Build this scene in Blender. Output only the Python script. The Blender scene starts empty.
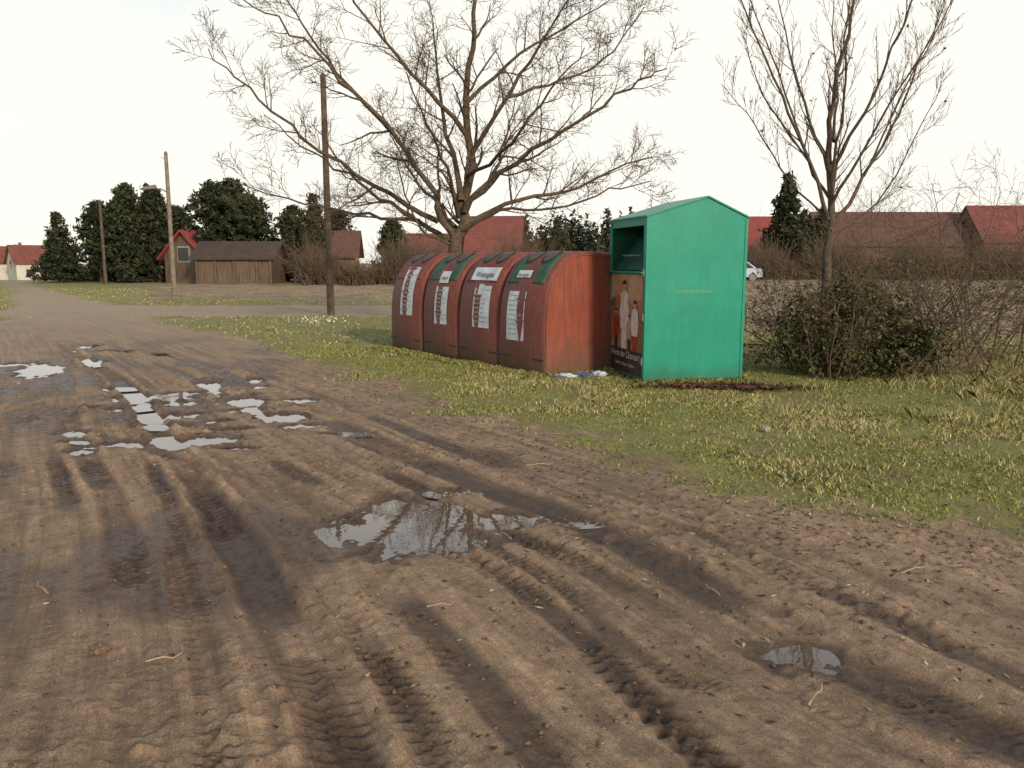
import bpy, math, random
import numpy as np
from mathutils import Vector, Matrix
rnd = random.Random(7); RS = np.random.RandomState(11)
S = bpy.context.scene

# ---------------------------------------------------------------- helpers
def new_mat(name): 
    m = bpy.data.materials.new(name); m.use_nodes = True
    nt = m.node_tree; b = nt.nodes['Principled BSDF']
    return m, nt, b
def N(nt, t, **k):
    n = nt.nodes.new(t)
    for a, v in k.items(): setattr(n, a, v)
    return n
def noise(nt, scale, detail=5, rough=.6, vec=None, dist=0):
    n = N(nt, 'ShaderNodeTexNoise'); n.inputs['Scale'].default_value = scale
    n.inputs['Detail'].default_value = detail; n.inputs['Roughness'].default_value = rough
    n.inputs['Distortion'].default_value = dist
    if vec is not None: nt.links.new(vec, n.inputs['Vector'])
    return n.outputs['Fac']
def ramp(nt, fac, stops):
    r = N(nt, 'ShaderNodeValToRGB'); e = r.color_ramp.elements
    while len(e) < len(stops): e.new(.5)
    for i, (p, c) in enumerate(stops):
        e[i].position = p; e[i].color = (*c, 1) if len(c) == 3 else c
    nt.links.new(fac, r.inputs['Fac']); return r.outputs['Color']
def mix(nt, fac, a, b, mode='MIX'):
    m = N(nt, 'ShaderNodeMix', data_type='RGBA', blend_type=mode)
    for sock, v in ((m.inputs[0], fac), (m.inputs[6], a), (m.inputs[7], b)):
        if hasattr(v, 'links') or hasattr(v, 'is_linked'): nt.links.new(v, sock)
        elif isinstance(v, (int, float)): sock.default_value = v
        else: sock.default_value = (*v, 1)
    return m.outputs[2]
def math_n(nt, op, a, b=0., clamp=False):
    m = N(nt, 'ShaderNodeMath', operation=op, use_clamp=clamp)
    for s, v in ((m.inputs[0], a), (m.inputs[1], b)):
        if hasattr(v, 'is_linked'): nt.links.new(v, s)
        else: s.default_value = v
    return m.outputs[0]
def bump(nt, b, h, strength=.3, dist=.02):
    n = N(nt, 'ShaderNodeBump'); n.inputs['Strength'].default_value = strength
    n.inputs['Distance'].default_value = dist
    nt.links.new(h, n.inputs['Height']); nt.links.new(n.outputs['Normal'], b.inputs['Normal'])
def objco(nt): return N(nt, 'ShaderNodeTexCoord').outputs['Object']

def simple(name, c1, c2=None, scale=8, rough=.8, bmp=.15, spec=.3, detail=6, lo=.35, hi=.65):
    m, nt, b = new_mat(name); v = objco(nt)
    if c2 is None: c2 = tuple(x*.7 for x in c1)
    f = noise(nt, scale, detail, .65, v)
    nt.links.new(ramp(nt, f, [(lo, c2), (hi, c1)]), b.inputs['Base Color'])
    b.inputs['Roughness'].default_value = rough; b.inputs['Specular IOR Level'].default_value = spec
    if bmp: bump(nt, b, noise(nt, scale*5, 4, .6, v), bmp, .02)
    return m

def mesh_obj(name, verts, faces, mat=None, parent=None, smooth=False):
    me = bpy.data.meshes.new(name); me.from_pydata([tuple(v) for v in verts], [], faces); me.update()
    if smooth: me.polygons.foreach_set('use_smooth', [True]*len(me.polygons))
    o = bpy.data.objects.new(name, me); S.collection.objects.link(o)
    if mat: me.materials.append(mat)
    if parent: o.parent = parent
    return o
def np_mesh(name, V, F, mat, parent=None, col=None, smooth=False, flow=None):
    """V (n,3), F (m,k) arrays"""
    me = bpy.data.meshes.new(name); k = F.shape[1]
    me.vertices.add(len(V)); me.vertices.foreach_set('co', V.astype(np.float32).ravel())
    me.loops.add(F.size); me.loops.foreach_set('vertex_index', F.astype(np.int32).ravel())
    me.polygons.add(len(F)); me.polygons.foreach_set('loop_start', np.arange(0, F.size, k, dtype=np.int32))
    me.polygons.foreach_set('loop_total', np.full(len(F), k, dtype=np.int32))
    if smooth: me.polygons.foreach_set('use_smooth', np.ones(len(F), dtype=bool))
    me.update(calc_edges=True)
    for nm, cc in (('Col', col), ('Flow', flow)):
        if cc is not None:
            a = me.color_attributes.new(nm, 'FLOAT_COLOR', 'POINT')
            c = np.ones((len(V), 4), np.float32); c[:, :3] = cc; a.data.foreach_set('color', c.ravel())
    me.materials.append(mat); me.validate()
    o = bpy.data.objects.new(name, me); S.collection.objects.link(o)
    if parent: o.parent = parent
    return o
def empty(name, loc=(0,0,0), rotz=0, mat=None):
    o = bpy.data.objects.new(name, None); S.collection.objects.link(o); o.empty_display_size = .2
    if mat is not None: o.matrix_world = mat
    else: o.location = loc; o.rotation_euler = (0, 0, rotz)
    return o
def box(name, lo, hi, mat, parent=None, bev=0):
    x0,y0,z0 = lo; x1,y1,z1 = hi
    V = [(x0,y0,z0),(x1,y0,z0),(x1,y1,z0),(x0,y1,z0),(x0,y0,z1),(x1,y0,z1),(x1,y1,z1),(x0,y1,z1)]
    F = [(0,3,2,1),(4,5,6,7),(0,1,5,4),(1,2,6,5),(2,3,7,6),(3,0,4,7)]
    o = mesh_obj(name, V, F, mat, parent)
    if bev:
        b = o.modifiers.new('b', 'BEVEL'); b.width = bev; b.segments = 2
    return o

# numpy noise
TAB = RS.rand(256, 256)
def vn(x, y):
    xi = np.floor(x).astype(int); yi = np.floor(y).astype(int)
    fx = x-xi; fy = y-yi; fx = fx*fx*(3-2*fx); fy = fy*fy*(3-2*fy)
    a = TAB[xi & 255, yi & 255]; b = TAB[(xi+1) & 255, yi & 255]
    c = TAB[xi & 255, (yi+1) & 255]; d = TAB[(xi+1) & 255, (yi+1) & 255]
    return (a*(1-fx)+b*fx)*(1-fy)+(c*(1-fx)+d*fx)*fy
def fbm(x, y, sc, o=4, seed=0):
    r = 0; a = .5; t = 0
    for i in range(o):
        r = r+a*vn(x*sc+seed*17.3+i*5.1, y*sc+seed*7.7+i*9.2); t += a; a *= .5; sc *= 2.03
    return (r/t-.5)*2
def sst(a, b, x):
    t = np.clip((x-a)/(b-a), 0, 1); return t*t*(3-2*t)

# ---------------------------------------------------------------- layout of the road
RE = np.array([(14,-20),(9.5,-2),(8,1),(4.5,2.6),(2.62,3.93),(1.96,4.5),(1.27,5.25),(.4,6.45),(-.42,7.8),(-1.58,9.7),(-3.53,13.3),
   (-6.7,17.2),(-13.5,27.5),(-26.2,44.8),(-34.5,57),(-59,100),(-97,160),(-350,600)])
LE = np.array([(-8,-20),(-8,0),(-9,10),(-10.6,15),(-12.9,20.5),(-25.7,41.5),(-36.6,57),(-63,100),(-102,160),(-360,600)])
def road_mask(x, y):
    xr = np.interp(y, RE[:,1], RE[:,0]); xl = np.interp(y, LE[:,1], LE[:,0])
    n = fbm(x, y, 1.3, 4, 3)*.6+fbm(x, y, 6, 3, 5)*.4
    w = .6+.006*y
    m = sst(-w, w, (xr-x)*.8+n)*sst(-w, w, (x-xl)+n)
    st = sst(21.0,22.0,y+n)*(1-sst(26.4,27.8,y+n))*sst(-17,-13,x)*(.95+.25*n)
    return np.clip(np.maximum(m, st), 0, 1)
def field_mask(x, y):
    a = sst(29, 31, y+fbm(x,y,.3,3,8)*1.5)*sst(-.50,-.42, x/np.maximum(y,1))
    b = sst(15, 18, y+fbm(x,y,.5,3,9)*2)*sst(2,5,x)
    return np.clip(a+b, 0, 1)
def cat(P, k=24):
    P = np.array(P, float); P = np.vstack([2*P[0]-P[1], P, 2*P[-1]-P[-2]]); out = []
    for i in range(1, len(P)-2):
        for t in np.linspace(0, 1, k, endpoint=False):
            out.append(.5*((2*P[i])+(-P[i-1]+P[i+1])*t+(2*P[i-1]-5*P[i]+4*P[i+1]-P[i+2])*t*t+(-P[i-1]+3*P[i]-3*P[i+1]+P[i+2])*t**3))
    out.append(P[-2]); return np.array(out)
T1 = [(-.25,1.3),(-.47,2.12),(-1.05,3.29),(-2.0,5.0),(-2.86,6.45),(-5,10),(-9,15.5),(-17,27)]
T2 = [(1.7,1.6),(1.08,2.44),(.77,2.77),(.41,3.57),(-.18,4.4),(-.93,5.5),(-1.94,6.85),(-4.2,10.2),(-8,15.5),(-15.5,27)]
T3 = [(-.9,1.3),(-1.11,2.12),(-1.66,3.29),(-2.48,4.77),(-3.87,6.9),(-6,10.5),(-10,16.5),(-18,28)]
T5 = [(2.6,1.3),(1.6,2.2),(1.33,2.55),(1.02,3.1),(.57,4.05),(-.1,5.0),(-1.2,6.5),(-3.4,9.8),(-7.4,15.5),(-14.5,26)]
def off(T, dx, dy=0): return [(x+dx, y+dy) for x, y in T]
TR = [ # pts, width, depth, tread amp, style
 (T1,.11,.036,.013,1),(T2,.08,.018,.015,0),(T3,.09,.016,.012,1),(off(T3,-.27),.07,.010,.012,0),(T5,.15,.018,.005,1),
 (off(T1,.28),.07,.010,.012,0),(off(T3,.26),.07,.009,.011,1),(off(T2,-.55,-.1),.08,.010,.011,1),
 (off(T3,-.85),.09,.014,.011,0),(off(T3,-1.3),.10,.016,.010,1),(off(T5,.45,.1),.08,.010,.008,0),(off(T2,.24,.1),.06,.007,.013,1),
 (off(T1,.58),.08,.009,.010,1),(off(T3,-1.9),.12,.016,.010,0),(off(T1,-.24),.06,.010,.010,0),(off(T2,-.28),.06,.008,.011,0),
 ([(-1.6,1.3),(-1.2,2.3),(-.75,3.3),(-.55,4.4),(-.7,5.6),(-1.6,7.4),(-4,11)],.08,.010,.011,1),
 ([(.9,1.4),(.5,2.3),(.25,3.0),(-.15,3.7),(-1.2,4.7),(-2.6,5.9),(-5,8)],.07,.010,.012,0)]
PD = [ # cx,cy,a,b,rot
 (-.62,4.25,.36,.42,.3),(-.36,4.08,.26,.22,0),(-.98,4.12,.08,.20,.5),(.0,4.42,.17,.12,-.4),(-.38,4.95,.14,.08,0),(.38,4.35,.11,.05,0),(1.03,2.80,.14,.12,.3),
 (-2.62,6.42,.42,.20,.1),(-3.1,6.3,.3,.14,0),(-3.25,7.5,.33,.22,.2),(-3.1,7.05,.28,.12,0),(-3.94,8.6,.52,.27,.1),(-3.5,8.2,.28,.22,0),(-2.84,8.35,.22,.40,.4),(-2.6,7.8,.22,.16,0),
 (-2.18,7.5,.26,.24,.2),(-1.47,6.72,.26,.08,0),(-3.78,6.75,.15,.12,0),(-6.43,10.8,.30,1.0,.5),(-6.15,11.8,.18,.48,.4),(-3.65,9.5,.16,.45,.4),
 (-7.4,14,.2,.4,.3),(-3.35,6.05,.14,.10,0),(-1.88,7.05,.16,.12,0),(-2.25,8.4,.2,.11,0),(-6.6,13.2,.5,.14,0),(-4.6,9.2,.24,.12,0),(-2.2,6.2,.16,.06,0),(-3.9,7.9,.24,.13,0),(-3.6,8.9,.34,.11,.1),
 (-2.95,9.3,.14,.16,.3),(-3.2,9.9,.12,.22,.4),(-2.7,7.3,.16,.09,.1),(-2.4,6.9,.18,.08,0),(-4.3,8.0,.14,.08,0),(-7.2,11.4,.2,.3,.3),(-5.6,12.6,.14,.3,.5),(-3.6,6.4,.16,.06,0)]
ZW = -.016
T3c = cat(T3); T3c = T3c[np.argsort(T3c[:,1])]; T5c = cat(T5); T5c = T5c[np.argsort(T5c[:,1])]
def flow(x, y):
    a = np.interp(y, T3c[:,1], T3c[:,0]); b = np.interp(y, T5c[:,1], T5c[:,0])
    return (x-a)/np.maximum(b-a,.6)*2.6
def heights(x, y):
    R = road_mask(x, y)
    fade = 1-sst(14, 40, y)
    z = (.010*fbm(x,y,1.1,3,1)+.008*fbm(x,y,5,3,2)+.006*fbm(x,y,20,3,4)+.004*fbm(x,y,55,2,6))*fade
    churn = sst(-.1,.45,fbm(x,y,.9,2,13))
    clod = np.clip(fbm(x,y,13,3,12)-.15, 0, 1)*.036*churn+np.clip(fbm(x,y,34,2,14)-.1,0,1)*.015*(.15+churn)
    z = z+clod*R*fade
    fx = flow(x,y)
    z = z+.009*fbm(fx*5.5,y*.55,1,4,15)*R*fade+.006*fbm(fx*14,y*.9,1,3,16)*R*fade
    z = z+(1-R)*(.008+.03*fbm(x,y,2.2,4,7))*(1-sst(60,120,y)*.5)
    wet = np.zeros_like(x)
    for k, (T, w, D, tr, st) in enumerate(TR):
        c = cat(T); c = c[np.argsort(c[:,1])]
        xt = np.interp(y, c[:,1], c[:,0]); sl = np.gradient(c[:,0], c[:,1]+1e-6*np.arange(len(c)))
        slp = np.interp(y, c[:,1], np.clip(sl,-3,3)); cs = 1/np.sqrt(1+slp**2)
        s = y/cs
        wob = fbm(x,y,2.2,3,20+k)
        d = (x-xt)*cs+.03*wob
        A = sst(-.15,.2,fbm(x,y,.7,3,30+k)+(.3 if k in (0,1,4) else .03))*R*(1-sst(10,18,y))*(1-sst(c[-1,1]-2,c[-1,1],y))
        inside = 1-sst(.85,1.08,np.abs(d)/w)
        rut = -D*np.exp(-(d/w)**4)+D*.8*np.exp(-((np.abs(d)-w*1.3)/(w*.3))**2)*(.1+1.6*vn(x*14+k,y*14))
        ch = s*2*np.pi/.07+(np.abs(d)*45 if st == 0 else d*28)+.8*wob
        lug = np.tanh(2.5*np.sin(ch))*np.where(np.abs(d)<.012, -1, 1)
        z = z+A*(rut+tr*.75*lug*inside*sst(.25,.6,vn(x*2.3+k*9,y*2.3))*(.45+.8*vn(x*17,y*17))*(1-sst(5,9,y)))
        wet = np.maximum(wet, A*np.exp(-(d/(w*1.05))**4)*.62*sst(.25,.65,vn(x*1.3+k*3,y*1.3)))
    for (cx,cy,a,b,r) in PD:
        m = (np.abs(x-cx)<2*max(a,b)) & (np.abs(y-cy)<2*max(a,b))
        xx = x[m]; yy = y[m]; c, s_ = math.cos(r), math.sin(r)
        u = ((xx-cx)*c+(yy-cy)*s_)/a; v = (-(xx-cx)*s_+(yy-cy)*c)/b
        rr = np.sqrt(u*u+v*v)+fbm(xx,yy,5,3,40)*.5+fbm(xx,yy,18,2,41)*.25
        dd = 1-sst(.55,1.2,rr)
        z[m] = z[m]*(1-.7*dd)-.036*dd
        wet[m] = np.maximum(wet[m], 1-sst(.95,1.5,rr))
    wet = np.maximum(wet, R*.55*sst(.05,.4,fbm(x,y,.55,4,50)+.25*fbm(fx*4,y*.8,1,3,52))*(1-sst(10,22,y)))
    z = z-1.5*sst(62,115,y)*sst(-.30,-.48,x/np.maximum(y,1))
    return z, R, wet

# ---------------------------------------------------------------- ground sheet
def axis_out(start, step, g, end):
    out = []; p = start
    while abs(p) < end: p += step; step *= g; out.append(p)
    return out
xs = np.arange(-7, 4.6, .015)
xs = np.concatenate([axis_out(-7,-.015,1.08,700)[::-1], xs, axis_out(xs[-1],.015,1.08,700)])
ys = [-40,-30,-22,-16,-12,-9,-7,-5.5,-4,-3,-2,-1,-.4,.2,.7,1.1,1.4]
y = 1.6
while y < 900:
    ys.append(y); y += max(.0044*y,.010) if y < 15 else (.02*y if y < 60 else .05*y)
ys = np.array(ys)
X, Y = np.meshgrid(xs, ys); x = X.ravel(); y = Y.ravel()
z, R, wet = heights(x, y); FM = field_mask(x, y)
rows = np.sin(( x*.35+y)*2*np.pi/1.1)*.06*FM*(1-sst(45,90,y))*(1-R); z = z+rows
nx = len(xs); ny = len(ys)
idx = np.arange(nx*ny).reshape(ny, nx)
F = np.stack([idx[:-1,:-1], idx[:-1,1:], idx[1:,1:], idx[1:,:-1]], -1).reshape(-1, 4)
V = np.stack([x, y, z], 1); C = np.stack([R, FM, wet], 1)
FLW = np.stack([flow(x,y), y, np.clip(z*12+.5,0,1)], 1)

def ground_material():
    m, nt, b = new_mat('ground_soil_and_grass'); v = objco(nt); L = nt.links.new
    at = N(nt, 'ShaderNodeAttribute', attribute_name='Col'); sp = N(nt, 'ShaderNodeSeparateColor'); L(at.outputs['Color'], sp.inputs[0])
    fa = N(nt, 'ShaderNodeAttribute', attribute_name='Flow'); fs = N(nt, 'ShaderNodeSeparateXYZ'); L(fa.outputs['Vector'], fs.inputs[0])
    fmp = N(nt, 'ShaderNodeMapping'); fmp.inputs['Scale'].default_value = (9,.5,0); L(fa.outputs['Vector'], fmp.inputs[0])
    r, f, w = sp.outputs[0], sp.outputs[1], sp.outputs[2]
    n1 = noise(nt, .8, 6, .6, v); n2 = noise(nt, 9, 8, .72, v, .4); n3 = noise(nt, 130, 5, .78, v)
    stk = noise(nt, 1., 7, .75, fmp.outputs[0])
    mud = ramp(nt, n2, [(.28,(.135,.086,.053)),(.5,(.245,.165,.107)),(.72,(.36,.262,.182))])
    mud = mix(nt, ramp(nt, n1, [(.35,(0,0,0)),(.65,(.7,)*3)]), mud, (.29,.200,.134))
    mud = mix(nt, .75, mud, mix(nt, 1., mud, ramp(nt, stk, [(.32,(.40,.36,.32)),(.5,(.95,.95,.95)),(.66,(1.45,1.43,1.4))]), 'MULTIPLY'))
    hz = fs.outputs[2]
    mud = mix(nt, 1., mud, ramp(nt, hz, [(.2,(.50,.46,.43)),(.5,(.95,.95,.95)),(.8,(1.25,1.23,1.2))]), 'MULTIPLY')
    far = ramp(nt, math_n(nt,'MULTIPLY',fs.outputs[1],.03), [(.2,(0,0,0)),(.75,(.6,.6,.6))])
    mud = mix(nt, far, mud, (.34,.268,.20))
    mud = mix(nt, .7, mud, mix(nt, 1., mud, ramp(nt, n3, [(.3,(.25,.22,.2)),(.5,(1,1,1)),(.70,(1.9,1.88,1.85))]), 'MULTIPLY'))
    vo = N(nt, 'ShaderNodeTexVoronoi'); vo.inputs['Scale'].default_value = 55; L(v, vo.inputs['Vector'])
    speck = ramp(nt, vo.outputs['Distance'], [(.0,(1,1,1)),(.2,(0,0,0))])
    sel = ramp(nt, noise(nt, 30, 2, .5, v), [(.48,(0,0,0)),(.58,(1,1,1))])
    mud = mix(nt, mix(nt, 1., speck, sel, 'MULTIPLY'), mud, (.06,.04,.027))
    wf = ramp(nt, math_n(nt, 'MULTIPLY', w, math_n(nt, 'ADD', n2, .55)), [(.2,(0,0,0)),(.58,(1,1,1))])
    mud = mix(nt, wf, mud, mix(nt, 1., mud, (.42,.36,.33), 'MULTIPLY'))
    g1 = noise(nt, 1.6, 6, .7, v); g2 = noise(nt, 45, 6, .75, v)
    gr = ramp(nt, g1, [(.3,(.19,.14,.08)),(.46,(.20,.185,.06)),(.62,(.23,.235,.065)),(.8,(.34,.30,.12))])
    gr = mix(nt, .8, gr, mix(nt, 1., gr, ramp(nt, g2, [(.3,(.3,.3,.3)),(.55,(1,1,1)),(.75,(1.7,1.6,1.4))]), 'MULTIPLY'))
    fl = ramp(nt, noise(nt, .5, 8, .7, v), [(.3,(.15,.105,.065)),(.5,(.24,.175,.105)),(.7,(.31,.255,.14))])
    fl = mix(nt, .6, fl, mix(nt, 1., fl, ramp(nt, noise(nt, 3, 6, .8, v), [(.35,(.35,.35,.35)),(.6,(1.3,1.3,1.3))]), 'MULTIPLY'))
    land = mix(nt, f, gr, fl)
    e = math_n(nt, 'ADD', r, math_n(nt, 'MULTIPLY', math_n(nt, 'SUBTRACT', g2, .5), .9))
    ef = ramp(nt, e, [(.38,(0,0,0)),(.62,(1,1,1))])
    L(mix(nt, ef, land, mud), b.inputs['Base Color'])
    ro = math_n(nt, 'SUBTRACT', .92, math_n(nt, 'MULTIPLY', math_n(nt,'MULTIPLY',wf,ef), .55)); L(ro, b.inputs['Roughness'])
    b.inputs['Specular IOR Level'].default_value = .5
    h = math_n(nt, 'ADD', math_n(nt, 'MULTIPLY', n3, .6), math_n(nt, 'MULTIPLY', noise(nt, 420, 3, .7, v), .25))
    h = math_n(nt, 'ADD', h, math_n(nt, 'MULTIPLY', noise(nt, 35, 5, .7, v), 1.2))
    bump(nt, b, h, .85, .014)
    return m
gm = ground_material()
fm = R[F].mean(1) > .5
def sub(name, mask):
    f = F[mask]; u, inv = np.unique(f, return_inverse=True)
    return np_mesh(name, V[u], inv.reshape(f.shape), gm, col=C[u], smooth=True, flow=FLW[u])
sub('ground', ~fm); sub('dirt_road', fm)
def gz(px, py):
    a = heights(np.array([float(px)]), np.array([float(py)])); return float(a[0][0])

# puddles
wm, nt, b = new_mat('muddy_water')
nt.nodes.remove(b); o_ = nt.nodes['Material Output']
di = N(nt, 'ShaderNodeBsdfDiffuse'); di.inputs[0].default_value = (.10,.072,.050,1)
gl = N(nt, 'ShaderNodeBsdfGlossy'); gl.inputs[0].default_value = (.93,.95,1,1); gl.inputs['Roughness'].default_value = .015
fr = N(nt, 'ShaderNodeFresnel'); fr.inputs[0].default_value = 1.8
ms = N(nt, 'ShaderNodeMixShader'); nt.links.new(fr.outputs[0], ms.inputs[0]); nt.links.new(di.outputs[0], ms.inputs[1]); nt.links.new(gl.outputs[0], ms.inputs[2])
bp = N(nt, 'ShaderNodeBump'); bp.inputs['Strength'].default_value = .03; bp.inputs['Distance'].default_value = .01
nt.links.new(noise(nt, 14, 2, .5, objco(nt)), bp.inputs['Height']); nt.links.new(bp.outputs[0], gl.inputs['Normal']); nt.links.new(ms.outputs[0], o_.inputs[0])
for i, (cx,cy,a,b_,r) in enumerate(PD):
    c, s = math.cos(r), math.sin(r); vs = []
    for k in range(40):
        t = k/40*2*math.pi; u = a*1.4*math.cos(t); w = b_*1.4*math.sin(t)
        vs.append((u*c-w*s, u*s+w*c, 0))
    p = mesh_obj('puddle', vs, [tuple(range(40))], wm); p.location = (cx, cy, ZW-.0007*(i % 7))

# ---------------------------------------------------------------- clods, gravel, twigs on the road
def pebbles(name, n, xr, yr, s0, s1, mat, seed, near=True):
    rs = np.random.RandomState(seed)
    yy = yr[0]+(yr[1]-yr[0])*rs.rand(n)**(1.8 if near else 1); xx = xr[0]+(xr[1]-xr[0])*rs.rand(n)
    zz, R_, w_ = heights(xx, yy); k = (R_ > .35) & (fbm(xx,yy,2.5,3,60) > -.25+.5*rs.rand(n)) & (zz > ZW); xx, yy, zz = xx[k], yy[k], zz[k]; n = len(xx)
    base = np.array([(1,0,0),(-1,0,0),(0,1,0),(0,-1,0),(0,0,1),(0,0,-1)], float)
    f = np.array([(0,2,4),(2,1,4),(1,3,4),(3,0,4),(2,0,5),(1,2,5),(3,1,5),(0,3,5)])
    s = (s0+(s1-s0)*rs.rand(n)**4)[:,None,None]
    vv = base[None]*(.6+.6*rs.rand(n,6,1)); a = rs.rand(n)*6.28; ca, sa = np.cos(a)[:,None], np.sin(a)[:,None]
    q = vv.copy(); q[:,:,0] = vv[:,:,0]*ca-vv[:,:,1]*sa; q[:,:,1] = vv[:,:,0]*sa+vv[:,:,1]*ca
    q += (rs.rand(n,6,3)-.5)*.5; q[:,:,2] *= .6
    q = q*s; q[:,:,0] += xx[:,None]; q[:,:,1] += yy[:,None]; q[:,:,2] += (zz+s[:,0,0]*.15)[:,None]
    return np_mesh(name, q.reshape(-1,3), (f[None]+6*np.arange(n)[:,None,None]).reshape(-1,3), mat)
clodm = simple('mud_clod', (.21,.14,.09), (.08,.052,.034), 30, .95, .3)
stonem = simple('pebble_stone', (.36,.32,.27), (.18,.15,.12), 12, .85, .1)
pebbles('mud_clods', 18000, (-6,4), (1.7,12), .002, .017, clodm, 3)
pebbles('gravel', 2600, (-6,4), (1.7,12), .002, .008, stonem, 4)

# ---------------------------------------------------------------- tubes / branching
def tubes(name, polys, mat, parent=None):
    VV = []; FF = []; base = 0
    for pts, rad, ns in polys:
        n = len(pts); P = np.array(pts, float); T = np.gradient(P, axis=0); T /= np.linalg.norm(T, axis=1)[:,None]+1e-9
        ref = np.array((0,0,1.)) if abs(T[0][2]) < .9 else np.array((1.,0,0))
        A = np.cross(T, ref); A /= np.linalg.norm(A, axis=1)[:,None]+1e-9; B = np.cross(T, A)
        an = np.arange(ns)*2*np.pi/ns; r = np.array(rad)[:,None,None]
        ring = P[:,None]+r*(A[:,None]*np.cos(an)[None,:,None]+B[:,None]*np.sin(an)[None,:,None])
        VV.append(ring.reshape(-1,3)); i = np.arange(n-1)[:,None]*ns; j = np.arange(ns)[None]; j2 = (j+1) % ns
        FF.append((base+np.stack([i+j, i+j2, i+ns+j2, i+ns+j], -1)).reshape(-1,4)); base += n*ns
    return np_mesh(name, np.vstack(VV), np.vstack(FF), mat, parent, smooth=True)
def rv(r): return Vector((r.gauss(0,1), r.gauss(0,1), r.gauss(0,1)))
def grow(polys, p, d, L, r, lev, cnt, rg, up=.12, wob=.16, ang=(30,65), rmin=.004, tips=None, sh=(.4,.7)):
    n = 6 if lev == 0 else (5 if lev == 1 else 4)
    if lev >= 3: n = 3
    pts = [p.copy()]; rad = [r]; q = p.copy(); d = d.normalized(); dirs = [d]
    for k in range(n):
        d = (d+rv(rg)*wob*.6+Vector((0,0,up))).normalized(); q = q+d*(L/n); pts.append(q.copy()); dirs.append(d)
        rad.append(max(rmin*.6, r*(1-.7*(k+1)/n)))
    polys.append(([tuple(a) for a in pts], rad, 6 if lev == 0 else (4 if lev == 1 else 3)))
    if tips is not None and lev >= len(cnt)-1: tips.append(pts[-1])
    if lev < len(cnt): side(polys, pts, dirs, rad, L, lev, cnt, rg, up, wob, ang, rmin, tips, sh)
def side(polys, pts, dirs, rad, L, lev, cnt, rg, up, wob, ang, rmin, tips, sh, lo=.2):
    n = len(pts)-1
    for c in range(cnt[lev]):
        f = lo+(1-lo)*(c+rg.random())/cnt[lev]; k = min(int(f*n), n-1); t = f*n-k
        pp = pts[k].lerp(pts[k+1], t); dd = dirs[min(k+1,n)]
        ax = dd.cross(rv(rg)).normalized(); nd = Matrix.Rotation(math.radians(rg.uniform(*ang)), 3, ax) @ dd
        rr = max(rmin, (rad[k]*(1-t)+rad[k+1]*t)*rg.uniform(.4,.62))
        grow(polys, pp, nd, L*rg.uniform(*sh)*(1.15-.5*f), rr, lev+1, cnt, rg, up, wob, ang, rmin, tips, sh)
def limb(polys, P, r0, r1, cnt, rg, Lc, up=.1, ang=(30,65), rmin=.004, tips=None, wob=.16, sh=(.4,.7), lo=.2, jit=.25):
    c = cat(P, 4); pts = [Vector(a)+rv(rg)*jit*r0 for a in c]; n = len(pts)
    rad = [r0+(r1-r0)*(i/(n-1))**.7 for i in range(n)]
    dirs = [(pts[min(i+1,n-1)]-pts[max(i-1,0)]).normalized() for i in range(n)]
    polys.append(([tuple(a) for a in pts], rad, 8))
    side(polys, pts, dirs, rad, Lc, 0, cnt, rg, up, wob, ang, rmin, tips, sh, lo)

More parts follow.
